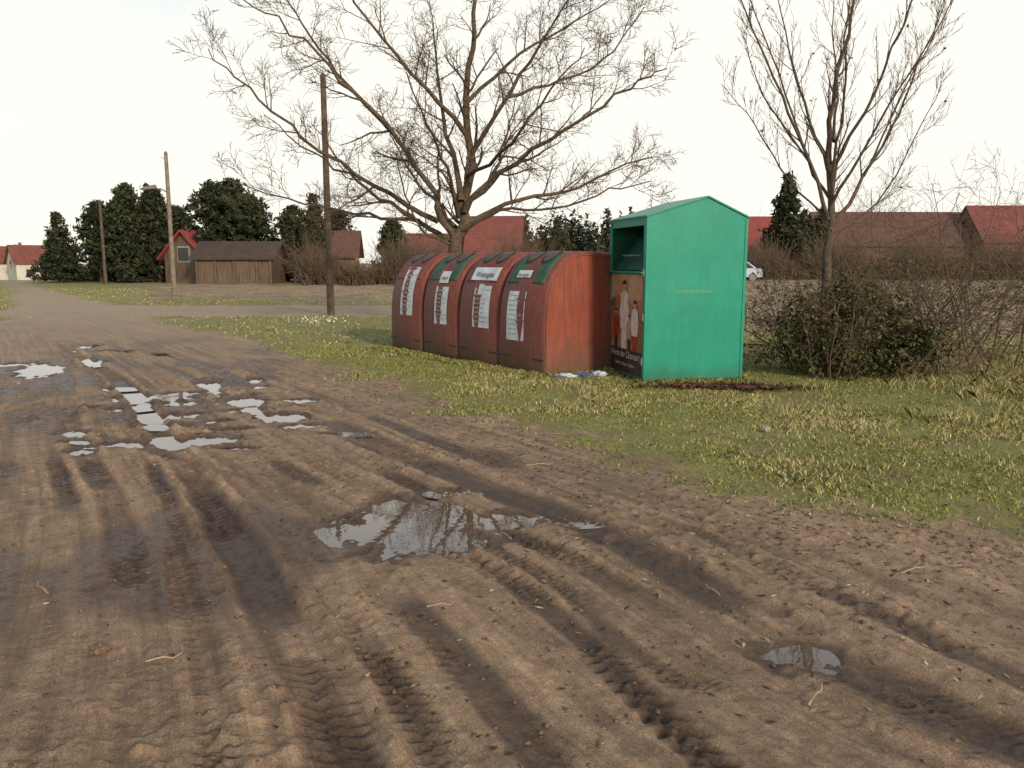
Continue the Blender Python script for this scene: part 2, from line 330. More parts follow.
bark = simple('bark_grey_brown', (.145,.104,.070), (.055,.039,.028), 14, .95, .5)
bark2 = simple('bark_young', (.135,.098,.068), (.055,.04,.029), 18, .95, .4)
def W(u, v, dy=0, D=18.):
    return (-1.2+(u-458)*.0225, D+dy, 1.45+(262-v)*.0228)
polys = []; rg = random.Random(5); CN = [13,7,5]
tr = [(-1.25,18,-.1),(-1.2,18,.8),W(456,246),W(463,215,.1),W(470,170,.3),W(467,110,.2),W(472,50,0),W(478,-20,.1)]
limb(polys, tr, .22, .03, [12,6,5], rg, 2.3, rmin=.006, lo=.35, wob=.24, jit=.18)
polys.append(([(-1.27,18,-.1),(-1.25,18,.15),(-1.22,18,.6)],[.36,.28,.22],10))
for P, r in [
 ([W(455,240),W(437,200,-.4),W(404,150,-.9),W(362,105,-1.2),W(318,65,-1.5),W(278,40,-1.6)],.09),
 ([W(452,243),W(402,214,.6),W(352,180,1.2),W(302,150,1.6),W(250,112,1.8)],.07),
 ([W(437,222,.1),W(380,190,-.4),W(320,150,-.9),W(275,110,-1.2),W(245,80,-1.4)],.065),
 ([W(420,222,.3),W(370,216,.2),W(310,208,-.2),W(240,185,-.5)],.05),
 ([W(404,150,-.9),W(350,90,-.4),W(310,40,.2),W(275,-15,.5)],.05),
 ([W(464,214),W(502,180,-.5),W(560,146,-1.1),W(615,112,-1.4),W(645,96,-1.5)],.08),
 ([W(462,226),W(520,200,.6),W(580,186,1.3),W(632,160,1.7),W(665,150,2)],.065),
 ([W(462,205),W(446,140,.8),W(434,70,1.5),W(424,0,1.9)],.08),
 ([W(468,165,.3),W(508,108,-.3),W(548,52,-.8),W(585,0,-1)],.065),
 ([W(468,140,.3),W(420,95,-.8),W(375,40,-1.4),W(350,-20,-1.7)],.06),
 ([W(460,220),W(452,180,-1.4),W(440,150,-2.6),W(432,120,-3.6)],.05),
 ([W(464,215),W(492,170,1.4),W(505,120,2.8),W(520,70,3.8)],.07),
 ([W(466,180,.2),W(510,160,-1.5),W(545,120,-2.2),W(570,90,-2.6)],.05),
 ([W(456,230),W(420,190,1.5),W(390,150,2.8),W(370,110,3.5)],.06),
 ([W(468,110,.2),W(520,60,.8),W(575,25,1.1),W(620,0,1.2)],.05),
 ([W(505,110,-.3),W(560,90,.2),W(610,60,.5),W(640,20,.6)],.04),
 ([W(455,236),W(500,215,-.6),W(550,214,-1),W(600,200,-1.2),W(635,190,-1.3)],.045),
 ([W(454,246),W(425,232,-.5),W(412,200,-.8),W(405,165,-1)],.04)]:
    limb(polys, P, r, .010, CN, rg, 1.9, rmin=.0055, up=.06, wob=.24, jit=.5)
tubes('bare_walnut_tree', polys, bark)
def Q(u, v, dy=0): return (4.0+(u-822)*.0129, 10.2+dy, 1.45+(262-v)*.0131)
polys = []; rg = random.Random(9); tips = []
limb(polys, [(4.02,10.2,-.1),Q(824,330),Q(820,270),Q(821,215),Q(815,160),Q(818,100),Q(828,40),Q(836,-40)], .092, .010, [14,5,3], rg, 1.2, up=.16, ang=(22,48), rmin=.003, tips=tips, lo=.42, wob=.13, jit=.12)
for P, r in [
 ([Q(821,222),Q(786,160,-.2),Q(750,100,-.4),Q(720,45,-.5),Q(692,-5,-.55)],.028),
 ([Q(820,232),Q(858,180,.2),Q(893,120,.4),Q(920,60,.5),Q(938,5,.6)],.030),
 ([Q(816,175),Q(797,110,.3),Q(782,40,.6),Q(770,-30,.8)],.026),
 ([Q(817,180),Q(845,110,-.3),Q(865,40,-.5),Q(880,-30,-.6)],.028),
 ([Q(819,205),Q(800,150,.5),Q(775,90,1.1),Q(755,20,1.4)],.024),
 ([Q(819,210),Q(838,150,-.5),Q(862,90,-.9),Q(888,30,-1.1)],.022),
 ([Q(818,190),Q(812,120,-.5),Q(800,60,-.8),Q(802,-10,-1.)],.022),
 ([Q(818,150),Q(838,90,.6),Q(842,30,1),Q(850,-40,1.2)],.022),
 ([Q(821,240),Q(868,205,.1),Q(895,150,0),Q(915,100,-.1)],.016),
 ([Q(786,160,-.2),Q(764,90,0),Q(736,20,.1),Q(729,-30,.1)],.016),
 ([Q(858,180,.2),Q(880,110,0),Q(905,50,-.1),Q(915,-20,-.2)],.016),
 ([Q(821,225),Q(785,185,.2),Q(752,130,.4),Q(716,90,.4)],.016)]:
    limb(polys, P, r, .004, [13,4,3], rg, .85, up=.15, ang=(18,45), rmin=.003, tips=tips, wob=.13, jit=.5)
yt = empty('bare_young_tree')
tubes('trunk_and_branches', polys, bark2, yt)

leafm, nt, b = new_mat('foliage'); at = N(nt, 'ShaderNodeAttribute', attribute_name='Col')
nt.links.new(at.outputs['Color'], b.inputs['Base Color']); b.inputs['Roughness'].default_value = .75; b.inputs['Specular IOR Level'].default_value = .2
def leaves(name, C_, size, cols, seed, parent=None, elong=2., droop=0., flat=1.):
    rs = np.random.RandomState(seed); n = len(C_); C_ = np.array(C_)
    a = rs.randn(n,3)*np.array([1,1,flat]); a[:,2] -= droop; a /= np.linalg.norm(a,axis=1)[:,None]
    o_ = rs.randn(n,3) if flat == 1. else np.tile(np.array([[0,0,1.]]),(n,1))+rs.randn(n,3)*.2
    b_ = np.cross(a, o_); b_ /= np.linalg.norm(b_,axis=1)[:,None]
    s = (size*(.5+rs.rand(n)))[:,None]
    v = np.stack([C_-a*s*elong*.5, C_+b_*s*.5, C_+a*s*elong*.5, C_-b_*s*.5], 1)
    cols = np.array(cols); ci = cols[rs.randint(0,len(cols),n)]*(.6+.8*rs.rand(n,1))
    return np_mesh(name, v.reshape(-1,3), np.arange(4*n).reshape(n,4), leafm, parent, col=np.repeat(ci,4,0))
tp = [tuple(t) for t in tips]; rg.shuffle(tp)
leaves('withered_leaves', tp[:110], .026, [(.12,.07,.035),(.16,.10,.05)], 4, yt, 1.3)
rs = np.random.RandomState(61); n = 6500; yy = 1.8+9*rs.rand(n)**1.4; xr_ = np.interp(yy, RE[:,1], RE[:,0])
xx = xr_-rs.exponential(1.5,n); zz,_,_ = heights(xx,yy); k = zz > ZW+.002
leaves('leaf_litter', np.stack([xx,yy,zz+.004],1)[k], .011, [(.09,.055,.03),(.05,.03,.02),(.34,.26,.15),(.2,.13,.07),(.05,.03,.02)], 62, None, 2.8, flat=.12)
n = 2200; xx = 2.45+rs.randn(n)*.42; yy = 9.12+rs.randn(n)*.12-.05*(xx-2.4); zz,_,_ = heights(xx,yy)
leaves('leaf_litter', np.stack([xx,yy,zz+.012+.03*rs.rand(n)],1), .03, [(.11,.04,.022),(.07,.03,.02),(.16,.07,.035),(.05,.028,.018)], 63, None, 1.6, flat=.4)

def conifer(name, loc, h, w, kind, seed, n=8000):
    rs = np.random.RandomState(seed); o = empty(name, loc)
    tubes('trunk', [([(0,0,-.2),(0,0,h*.5),(0,0,h*.92)],[h*.025,h*.018,.02],6)], bark, o)
    nc = n//20; t = rs.rand(nc); 
    if kind == 'cone': t = 1-np.sqrt(rs.rand(nc))*.98; prof = (1-t)**.85; zz = .04*h+t*.97*h
    elif kind == 'col': prof = np.clip(np.sin(np.pi*np.clip(t*.8+.18,0,1)),0,1)**.7; zz = .03*h+t*.96*h
    else: prof = np.clip(np.sin(np.pi*np.clip(t*.85+.13,0,1)),0,1)**.6; zz = .14*h+t*.85*h
    an = rs.rand(nc)*2*np.pi; lump = 1+.30*np.sin(an*3+seed+zz*1.7)+.22*np.sin(an*5+zz*3.1)+.22*rs.randn(nc)
    rad = w*.5*prof*lump*(rs.rand(nc)**.35)
    cc = np.stack([rad*np.cos(an), rad*np.sin(an), zz], 1)
    pp = (cc[:,None]+rs.randn(nc,20,3)*np.array([.13,.13,.11])*h/6).reshape(-1,3); pp = pp[pp[:,2] > .1]
    leaves('foliage_clumps', pp, h*.020, [(.022,.030,.015),(.036,.045,.02),(.017,.022,.013),(.065,.064,.03)], seed, o, 2.8, .3)
    tubes('limbs', [([(0,0,c[2]*.9),tuple(c)],[h*.005,h*.002],3) for c in cc[::6]], bark, o)
    return o
conifer('spruce_tree', (-31.8,57,0), 5.0, 3.0, 'cone', 1)
conifer('spruce_tree', (-33.6,60,0), 3.6, 2.2, 'cone', 2)
for i,(x_,y_,h,w,k) in enumerate([(-29.0,57,5.6,2.2,'round'),(-27.9,59,6.9,2.4,'col'),(-26.6,56,6.1,2.0,'col'),(-25.4,58,6.5,2.2,'col'),(-28.6,61,6.4,2.4,'cone'),(-24.4,59,5.4,2.2,'round'),(-26.8,60,7.1,2.2,'cone')]):
    conifer('cypress_tree', (x_,y_,0), h, w, k, 10+i)
for i,(x_,y_,h,w,k) in enumerate([(-21.2,58,6.9,3.4,'round'),(-19.2,60,6.3,2.8,'round'),(-20.9,61,7.4,2.6,'round')]):
    conifer('pine_tree', (x_,y_,0), h, w, k, 20+i)
for i,(x_,y_,h,w) in enumerate([(-15.6,58,5.3,2.6),(-14.3,59,6.6,2.4),(-13.2,61,5.2,2.4),(-16.9,61,4.9,2.6),(-9.3,63,4.6,2.2)]):
    conifer('pine_tree', (x_,y_,0), h, w, 'round' if i % 2 == 0 else 'cone', 30+i)
conifer('spruce_tree', (24.3,72,0), 9.1, 4.2, 'cone', 50, 9000)
conifer('spruce_tree', (34,90,0), 7.6, 3.0, 'cone', 51, 5000)
rs = np.random.RandomState(77); P_ = []
for k in range(34):
    tx = .5+rs.rand()*14; ty = 75+rs.rand()*8; h = 4.4+rs.rand()*2.4; w = 1.1+rs.rand()*.8
    t = 1-np.sqrt(rs.rand(600)); an = rs.rand(600)*6.28; r_ = w*(1-t)**.8*rs.rand(600)**.4*(1+.3*np.sin(an*3+t*9))
    P_.append(np.stack([tx+r_*np.cos(an), ty+r_*np.sin(an), .2+t*h], 1))
leaves('distant_conifers', np.vstack(P_), .22, [(.028,.036,.018),(.04,.05,.022),(.05,.048,.03)], 78, None, 2.2)

# ---------------------------------------------------------------- brown bare hedges
twigm = simple('twig_brown', (.17,.12,.083), (.08,.055,.038), 6, .95, 0)
def hedge(name, x0, x1, y0, y1, h0, h1, n, seed, sl=0., r=.02):
    rg_ = random.Random(seed); ps = []
    for i in range(n):
        t = rg_.random(); x_ = x0+(x1-x0)*t; y_ = rg_.uniform(y0,y1)+sl*t; h = rg_.uniform(h0,h1)*(.7+.3*math.sin(x_*.9+seed)+.15*math.sin(x_*2.3))
        p = Vector((x_,y_,0)); d = Vector((rg_.gauss(0,.4),rg_.gauss(0,.4),1)).normalized()
        m = p+d*h*.5; e = m+(d+rv(rg_)*.35)*h*.5
        ps.append(([tuple(p),tuple(m),tuple(e)],[r,r*.7,r*.3],3))
        for c in range(3):
            a = p.lerp(m, rg_.uniform(.3,1)); q = a+(d+rv(rg_)*.6)*h*.35; ps.append(([tuple(a),tuple(q)],[r*.6,r*.25],3))
    return tubes(name, ps, twigm)
hedge('bare_hedge', -13, 6, 50, 53, 2.0, 3.4, 3000, 1)
hedge('bare_hedge', 14, 70, 66, 72, 2.4, 4.2, 6500, 2, r=.028)
hedge('bare_hedge', -34, -22, 61, 64, 1.5, 2.5, 1300, 3)

# shrub at the foot of the young tree
polys = []; rg = random.Random(21); tips = []
for i in range(64):
    bx = rg.uniform(3.75,5.6) if i > 14 else rg.uniform(3.6,4.4); by = rg.uniform(9.7,10.9); lean = (bx-4.4)*.35
    d = Vector((lean+rg.gauss(0,.35), rg.gauss(0,.3), 1.1)); L = rg.uniform(.8,1.5) if bx < 4.6 else rg.uniform(1.2,2.4)
    grow(polys, Vector((bx,by,-.02)), d, L, rg.uniform(.007,.013), 0, [6,4,2], rg, -.03, .2, (25,70), .0028, tips, (.35,.6))
for i in range(48):
    bx = rg.uniform(4.9,7.8); by = rg.uniform(10,12.5)
    grow(polys, Vector((bx,by,-.02)), Vector((rg.gauss(.1,.5), rg.gauss(0,.3), 1.1)), rg.uniform(1.3,2.7), .012, 0, [6,4,2], rg, -.02, .2, (25,70), .0028, tips, (.35,.6))
shb = empty('evergreen_shrub'); tubes('stems', polys, twigm, shb)
rs = np.random.RandomState(31); cc = []
for i in range(480):
    t = rs.rand()*2*np.pi; r_ = rs.rand()**.45; s_ = 1-.25*np.sin(3*t+1)+.12*rs.randn()
    c0 = np.array([4.42+.95*r_*s_*np.cos(t), 10.2+.55*r_*np.sin(t), .10+1.16*rs.rand()*(1-.45*r_*r_)*(1-.25*max(0,np.cos(t)))])
    cc.append(c0+rs.randn(24,3)*.07)
leaves('shrub_leaves', np.vstack(cc), .031, [(.04,.046,.018),(.06,.060,.024),(.03,.036,.014),(.095,.072,.038),(.075,.09,.032),(.13,.12,.055)], 32, shb, 1.7)
P2 = []
for t in tips[::2]:
    if t.z < 1.5: P2.append(np.array(t)[None]+rs.randn(3,3)*.03)
leaves('shrub_sparse_leaves', np.vstack(P2), .022, [(.11,.085,.045),(.08,.07,.03)], 34, shb, 1.5)

# ---------------------------------------------------------------- grass
def blades(name, px, py, h, w, cols, seed):
    rs = np.random.RandomState(seed); n = len(px)
    zz, R_, _ = heights(px, py)
    an = rs.rand(n)*6.28; l = h*(.35+.95*rs.rand(n)); la = rs.rand(n)*6.28
    wx, wy = np.cos(an)*w, np.sin(an)*w; lx, ly = np.cos(la)*l, np.sin(la)*l
    b0 = np.stack([px-wx,py-wy,zz-.005],1); b1 = np.stack([px+wx,py+wy,zz-.005],1)
    m0 = np.stack([px-wx*.8+lx*.3,py-wy*.8+ly*.3,zz+h*.5],1); m1 = np.stack([px+wx*.8+lx*.3,py+wy*.8+ly*.3,zz+h*.5],1)
    e = np.stack([px+lx,py+ly,zz+h*(.65+.3*rs.rand(n))],1)
    v = np.stack([b0,b1,m1,e,m0],1)
    return np_mesh(name, v.reshape(-1,3), np.arange(5*n).reshape(n,5), leafm, col=np.repeat(cols,5,0))
def scatter(n, xr, yr, seed, pw=1.):
    rs = np.random.RandomState(seed); yy = yr[0]+(yr[1]-yr[0])*rs.rand(n)**pw; xx = xr[0]+(xr[1]-xr[0])*rs.rand(n)
    R_ = road_mask(xx,yy); pat = fbm(xx,yy,1.8,4,70)
    keep = (rs.rand(n) > R_*1.25-.02) & (rs.rand(n) < .12+1.1*sst(-.30,.35,pat+.08)); return xx[keep], yy[keep], rs
GC = np.array([(.20,.235,.048),(.25,.275,.065),(.15,.185,.042),(.32,.31,.095)]); SC = np.array([(.50,.41,.21),(.41,.33,.16),(.58,.49,.28)])
def gcols(xx, yy, rs, straw):
    n = len(xx); g = GC[rs.randint(0,4,n)]; s = SC[rs.randint(0,3,n)]; m = (rs.rand(n) < straw)[:,None]
    return np.where(m, s, g)*(.65+.6*rs.rand(n,1))
xx, yy, rs = scatter(360000, (-4,11), (3.2,14), 90, 1.25)
k = xx < yy*.72+.5; xx, yy = xx[k], yy[k]
dry = sst(.0,.5,fbm(xx,yy,.9,3,71)+.2*sst(4,7,xx))
blades('grass', xx, yy, (.008+.024*rs.rand(len(xx)))*(1+1.2*dry), .0024+.002*rs.rand(len(xx)), gcols(xx,yy,rs,.13+.5*dry), 91)
xx, yy, rs = scatter(110000, (-30,26), (12,45), 92)
k = (np.abs(xx) < yy*.72); xx, yy = xx[k], yy[k]; fmk = field_mask(xx,yy)
k = rs.rand(len(xx)) > fmk*.85; xx, yy, fmk = xx[k], yy[k], fmk[k]
blades('grass', xx, yy, (.02+.04*rs.rand(len(xx))), .008+.008*rs.rand(len(xx)), gcols(xx,yy,rs,.3+.6*fmk), 93)
rs = np.random.RandomState(95); tx = []; ty = []
for i in range(300):
    cx, cy = (rs.uniform(4.8,9.5), rs.uniform(7.2,12.5)) if i < 220 else (rs.uniform(3.4,9), rs.uniform(7,18))
    if cx > cy*.72+.4: continue
    m = rs.randint(30,90); tx.append(cx+rs.randn(m)*.11); ty.append(cy+rs.randn(m)*.11)
tx = np.concatenate(tx); ty = np.concatenate(ty); n = len(tx)
cl = (np.where((rs.rand(n) < .65)[:,None], SC[rs.randint(0,3,n)], GC[rs.randint(0,4,n)]))*(.6+.6*rs.rand(n,1))
blades('dry_grass_tufts', tx, ty, .04+.12*rs.rand(n), .0025+.0015*rs.rand(n), cl, 96)
rs = np.random.RandomState(97); n = 9000; t = rs.rand(n)
a = np.array([-2.2,13.5]); b_ = np.array([.42,10.0]); q = a[None]+(b_-a)[None]*t[:,None]-np.array([.818,.575])*(.02+.22*rs.rand(n,1)**2)
q2 = np.array([1.5,9.55])+np.array([.974,.225])*(1.5*rs.rand(4000,1))-np.array([-.225,.974])*(.25*rs.rand(4000,1)**2-.05)
q3 = np.array([.42,10.05])+np.array([.818,.575])*(1.2*rs.rand(3000,1))-np.array([-.575,.818])*(.2*rs.rand(3000,1)**2)
q = np.vstack([q,q2,q3]); n = len(q)
blades('weeds', q[:,0], q[:,1], .02+.06*rs.rand(n)**2, .003+.003*rs.rand(n), gcols(q[:,0],q[:,1],rs,.3), 98)
rs = np.random.RandomState(99); n = 110
c_ = np.stack([-4.7+rs.randn(n)*.35, 19.2+rs.randn(n)*.9, .07+.04*rs.rand(n)],1)
leaves('snowdrops', c_, .028, [(.75,.75,.7)], 99, None, 1.2)

# ---------------------------------------------------------------- materials for containers
def painted(name, c, dark, rust, amt=.5, rough=.5, fade=None, lowc=(.10,.075,.055), lowh=.55):
    m, nt, b = new_mat(name); v = objco(nt); L = nt.links.new
    a = noise(nt, 2.2, 8, .7, v, .5); d = noise(nt, 11, 8, .75, v, .8)
    mp = N(nt, 'ShaderNodeMapping'); mp.inputs['Scale'].default_value = (9,9,.9); L(v, mp.inputs[0])
    st = noise(nt, 2.0, 6, .7, mp.outputs[0])
    col = mix(nt, ramp(nt, a, [(.35,(0,0,0)),(.7,(1,1,1))]), c, fade or tuple(x*1.15 for x in c))
    col = mix(nt, ramp(nt, st, [(.42,(0,0,0)),(.72,(amt,)*3)]), col, dark)
    col = mix(nt, ramp(nt, d, [(.54,(0,0,0)),(.68,(amt,)*3)]), col, rust)
    gx = N(nt, 'ShaderNodeSeparateXYZ'); L(v, gx.inputs[0])
    low = ramp(nt, math_n(nt,'ADD', gx.outputs[2], math_n(nt,'MULTIPLY', a, .35)), [(.2,(.75,.75,.75)),(lowh,(0,0,0))])
    col = mix(nt, low, col, lowc)
    L(col, b.inputs['Base Color']); b.inputs['Roughness'].default_value = rough; b.inputs['Specular IOR Level'].default_value = .3
    bump(nt, b, math_n(nt,'ADD',math_n(nt,'MULTIPLY',d,.4),noise(nt,1.3,2,.5,v)), .22, .02)
    return m
redf = painted('red_fibreglass_shaded', (.155,.040,.029), (.060,.029,.024), (.24,.11,.08), .6, .55, (.21,.062,.047), lowh=.7)  # container red with the front's shade painted into the colour, plus grime
rede = painted('red_fibreglass_lit', (.245,.052,.028), (.12,.042,.032), (.13,.085,.07), .9, .65, (.31,.082,.048), lowh=.75)  # same red painted brighter for the sunlit end face, with stains
greenp = painted('green_paint', (.012,.225,.150), (.010,.17,.115), (.035,.22,.16), .35, .38, (.018,.27,.185), (.03,.10,.065), .42)
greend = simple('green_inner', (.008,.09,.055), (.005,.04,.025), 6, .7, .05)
metal = simple('galvanised_metal', (.20,.19,.18), (.11,.10,.09), 20, .5, .1)
hoodm = simple('grey_flap', (.10,.095,.09), (.05,.045,.04), 20, .6, .1)
rubber = simple('black_rubber', (.03,.03,.03), (.018,.018,.018), 20, .7, .1)
lblg = simple('green_label', (.045,.12,.07), (.03,.065,.045), 9, .6, .05)
paper = simple('white_paper', (.66,.69,.72), (.45,.47,.50), 7, .7, .05)
ink = simple('ink_grey', (.38,.41,.45), (.25,.27,.30), 30, .7, 0)
inkb = simple('ink_dark', (.03,.03,.035), (.05,.05,.05), 30, .7, 0)

def text(name, s, size, M, mat, parent, width=None):
    c = bpy.data.curves.new(name, 'FONT'); c.body = s; c.size = size; c.align_x = 'CENTER'; c.align_y = 'CENTER'
    o = bpy.data.objects.new(name, c); S.collection.objects.link(o); c.materials.append(mat)
    o.parent = parent; o.matrix_local = M
    return o

# ---------------------------------------------------------------- glass recycling containers
PR = [(.03,.015),(.0,.09),(.0,.40),(.0,.70),(.012,.84),(.03,.97),(.062,1.10),(.11,1.225),(.175,1.335),(.26,1.435),(.36,1.51),(.47,1.56),(.60,1.585),(.95,1.585),(1.12,1.57),(1.22,1.50),(1.27,1.38),(1.28,.9),(1.28,.09),(1.25,.015)]
PA = np.array(PR); arc = np.concatenate([[0], np.cumsum(np.linalg.norm(np.diff(PA,axis=0),axis=1))])
WB = 1.05
def tap(x_, z_): return (x_-WB/2)*(1-.07*max(0,z_/1.6)**1.5)+WB/2
def patch(name, x0, x1, z0, z1, offs, mat, parent, ell=False, thick=.0):
    zs = PA[:13,1]; a0, a1 = np.interp([z0,z1], zs, arc[:13]); nz = 14; nxx = 10
    V_ = []; F_ = []
    for j in range(nz+1):
        a = a0+(a1-a0)*j/nz; yy_ = np.interp(a, arc, PA[:,0]); zz_ = np.interp(a, arc, PA[:,1])
        dy = np.interp(a+.02,arc,PA[:,0])-np.interp(a-.02,arc,PA[:,0]); dz = np.interp(a+.02,arc,PA[:,1])-np.interp(a-.02,arc,PA[:,1])
        l = math.hypot(dy,dz); ny_, nz_ = -dz/l, dy/l
        hw = math.sqrt(max(0,1-(2*j/nz-1)**2)) if ell else 1
        for i in range(nxx+1):
            xm = (x0+x1)/2; xx_ = xm+(x1-x0)/2*hw*(2*i/nxx-1)
            V_.append((tap(xx_,zz_), yy_+ny_*offs, zz_+nz_*offs))
    for j in range(nz):
        for i in range(nxx):
            k = j*(nxx+1)+i; F_.append((k,k+1,k+nxx+2,k+nxx+1))
    o = mesh_obj(name, V_, F_, mat, parent, True)
    if thick:
        s = o.modifiers.new('s','SOLIDIFY'); s.thickness = thick; s.offset = -1
    return o
MB = Matrix(((.575,.818,0,.42),(-.818,.575,0,10.02),(0,0,1,0),(0,0,0,1)))
def glass_bin(i):
    M = MB @ Matrix.Translation((-(i+1)*1.07+.01, rnd.uniform(-.02,.02), 0)) @ Matrix.Rotation(rnd.uniform(-.012,.012),4,'Z')
    e = empty('glass_recycling_container', mat=M)
    st = [(0,.055),(.012,.022),(.045,0),(WB/2,-.012),(WB-.045,0),(WB-.012,.022),(WB,.055)]; V_ = []; F_ = []; n = len(PR); cy_, cz_ = .66, .8
    for x_, ins in st:
        for (py,pz) in PR:
            dx_, dz_ = py-cy_, pz-cz_; l = math.hypot(dx_,dz_)
            V_.append((tap(x_,pz), py-dx_/l*ins, pz-dz_/l*ins))
    for s in range(len(st)-1):
        for k in range(n):
            k2 = (k+1) % n; F_.append((s*n+k, s*n+k2, (s+1)*n+k2, (s+1)*n+k))
    o = mesh_obj('body', V_, [tuple(reversed(f)) for f in F_], redf, e, True)
    mesh_obj('side_panel', [(v[0]+.001,v[1],v[2]) for v in V_[-n:]], [tuple(range(n))], rede, e)
    mesh_obj('side_panel_far', V_[:n], [tuple(reversed(range(n)))], rede, e)
    polys = [([(tap(WB,p[1])+.002, p[0]+(.66-p[0])*.06, p[1]+(.8-p[1])*.06) for p in PR[1:-1]], [.009]*(n-2), 6)]
    tubes('side_rim', polys, rede, e)
    for (fx,fy) in ((.1,.12),(.85,.12),(.1,1.05),(.85,1.05)):
        box('foot', (fx,fy,-.05), (fx+.1,fy+.1,.03), rubber, e, .01)
    patch('hood', .10, .95, 1.17, 1.545, .008, (lblg if i in (0,2) else redf), e, thick=.008)
    for cx in (.36,.72):
        patch('throw_in_rim', cx-.13, cx+.13, 1.42, 1.575, .016, rubber, e, True, .012)
        patch('throw_in_flap', cx-.10, cx+.10, 1.445, 1.565, .022, hoodm, e, True, .004)
    patch('seam', .02, WB-.02, .205, .222, .004, rubber, e)
    tubes('lifting_eye', [([(WB/2+.06*math.cos(t), .68, 1.585+.05*math.sin(t)) for t in np.linspace(0,math.pi,9)], [.009]*9, 6)], hoodm, e)
    box('lifting_plate', (WB/2-.14,.60,1.583), (WB/2+.14,.76,1.595), hoodm, e, .004)
    return e
bins = [glass_bin(i) for i in range(4)]
FR = Matrix(((1,0,0,0),(0,0,-1,0),(0,1,0,0),(0,0,0,1)))
def notice(e, x0, x1, z0, z1, rows_, seed):
    r_ = random.Random(seed)
    patch('notice', x0, x1, z0, z1, .010, paper, e)
    zz_ = z1-.05
    for k in range(rows_):
        w = (x1-x0)*r_.uniform(.45,.8); h = (z1-z0)/rows_*.22
        if zz_-h < z0+.03: break
        xs_ = xa = x0+(x1-x0)*.1
        while xs_ < min(xa+w, x1-.05):
            wl = r_.uniform(.02,.07); patch('print_line', xs_, min(xs_+wl,x1-.03), zz_-h, zz_, .0125, ink, e); xs_ += wl+.018
        zz_ -= (z1-z0-.08)/rows_
notice(bins[0], .22,.62,.43,1.07, 9, 1); notice(bins[1], .42,.86,.54,1.12, 8, 2); notice(bins[2], .40,.78,.52,1.08, 8, 3); notice(bins[3], .38,.80,.60,1.36, 10, 4)
patch('notice_torn', .52,.66,1.0,1.14,.014,paper,bins[1]); 
patch('label', .25,.95,1.19,1.36,.022,paper,bins[1]); patch('label', .30,.62,1.24,1.33,.024,paper,bins[0]); patch('label', .46,.74,1.13,1.30,.024,paper,bins[2])
for bi, w_, x_, z_ in ((0,'Buntglas',.46,1.285),(1,'Weissglas',.6,1.275),(2,'Altglas',.6,1.215)):
    yy_ = float(np.interp(np.interp(z_,PA[:13,1],arc[:13]),arc,PA[:,0]))
    text('lettering', w_, .07 if bi != 1 else .12, Matrix.Translation((x_,yy_-.036,z_)) @ Matrix.Rotation(-.5,4,'X') @ FR, inkb, bins[bi])

# ---------------------------------------------------------------- clothing container
MG = Matrix(((.974,-.225,0,1.58),(.225,.974,0,9.52),(0,0,1,0),(0,0,0,1)))
g = empty('clothing_donation_container', mat=MG)
w, d, z0, ze, zr, xr = 1.29, 1.22, .03, 1.975, 2.205, .76
mesh_obj('front_wall', [(0,0,z0),(w,0,z0),(w,0,ze),(xr,0,zr),(0,0,ze)], [(0,1,2,3,4)], greenp, g)
mesh_obj('back_wall', [(0,d,z0),(w,d,z0),(w,d,ze),(xr,d,zr),(0,d,ze)], [(4,3,2,1,0)], greenp, g)
mesh_obj('right_wall', [(w,0,z0),(w,d,z0),(w,d,ze),(w,0,ze)], [(0,1,2,3)], greenp, g)
mesh_obj('floor', [(0,0,z0),(w,0,z0),(w,d,z0),(0,d,z0)], [(3,2,1,0)], greenp, g)
zo = 1.34; zt = 1.88; ya, yb = .09, d-.07
mesh_obj('left_wall', [(0,0,z0),(0,d,z0),(0,d,zo),(0,0,zo), (0,0,ze),(0,ya,zo),(0,ya,ze),(0,yb,zo),(0,yb,ze),(0,d,ze),(0,ya,zt),(0,yb,zt)],
   [(0,3,5,7,2,1),(3,4,6,10,5),(7,11,8,9,2),(10,6,8,11)], greenp, g)
mesh_obj('recess', [(0,ya,zo),(0,yb,zo),(0,yb,zt),(0,ya,zt),(.5,ya,zo),(.5,yb,zo),(.5,yb,zt),(.5,ya,zt)],
   [(0,1,5,4),(1,2,6,5),(3,7,6,2),(0,4,7,3),(4,5,6,7)], greend, g)
mesh_obj('chute_door', [(.03,ya+.02,zo+.01),(.03,yb-.02,zo+.01),(.34,yb-.02,zt-.12),(.34,ya+.02,zt-.12)], [(0,1,2,3)], greend, g)
tubes('chute_handle', [([(.10,ya+.25,zo+.17),(.05,ya+.25,zo+.19),(.05,yb-.25,zo+.19),(.10,yb-.25,zo+.17)],[.011]*4,6)], metal, g)
def slab(name, a, b_, t=.02, ov=.02):
    (xa,za),(xb,zb) = a, b_
    V_ = [(xa,-ov,za),(xb,-ov,zb),(xb,d+ov,zb),(xa,d+ov,za)]; V_ += [(p[0],p[1],p[2]+t) for p in V_]
    return mesh_obj(name, V_, [(3,2,1,0),(4,5,6,7),(0,1,5,4),(1,2,6,5),(2,3,7,6),(3,0,4,7)], greenp, g)
slab('roof_slope', (-.02,ze-.003), (xr,zr+.003)); slab('roof_slope', (xr+.001,zr+.003), (w+.015,ze-.004))
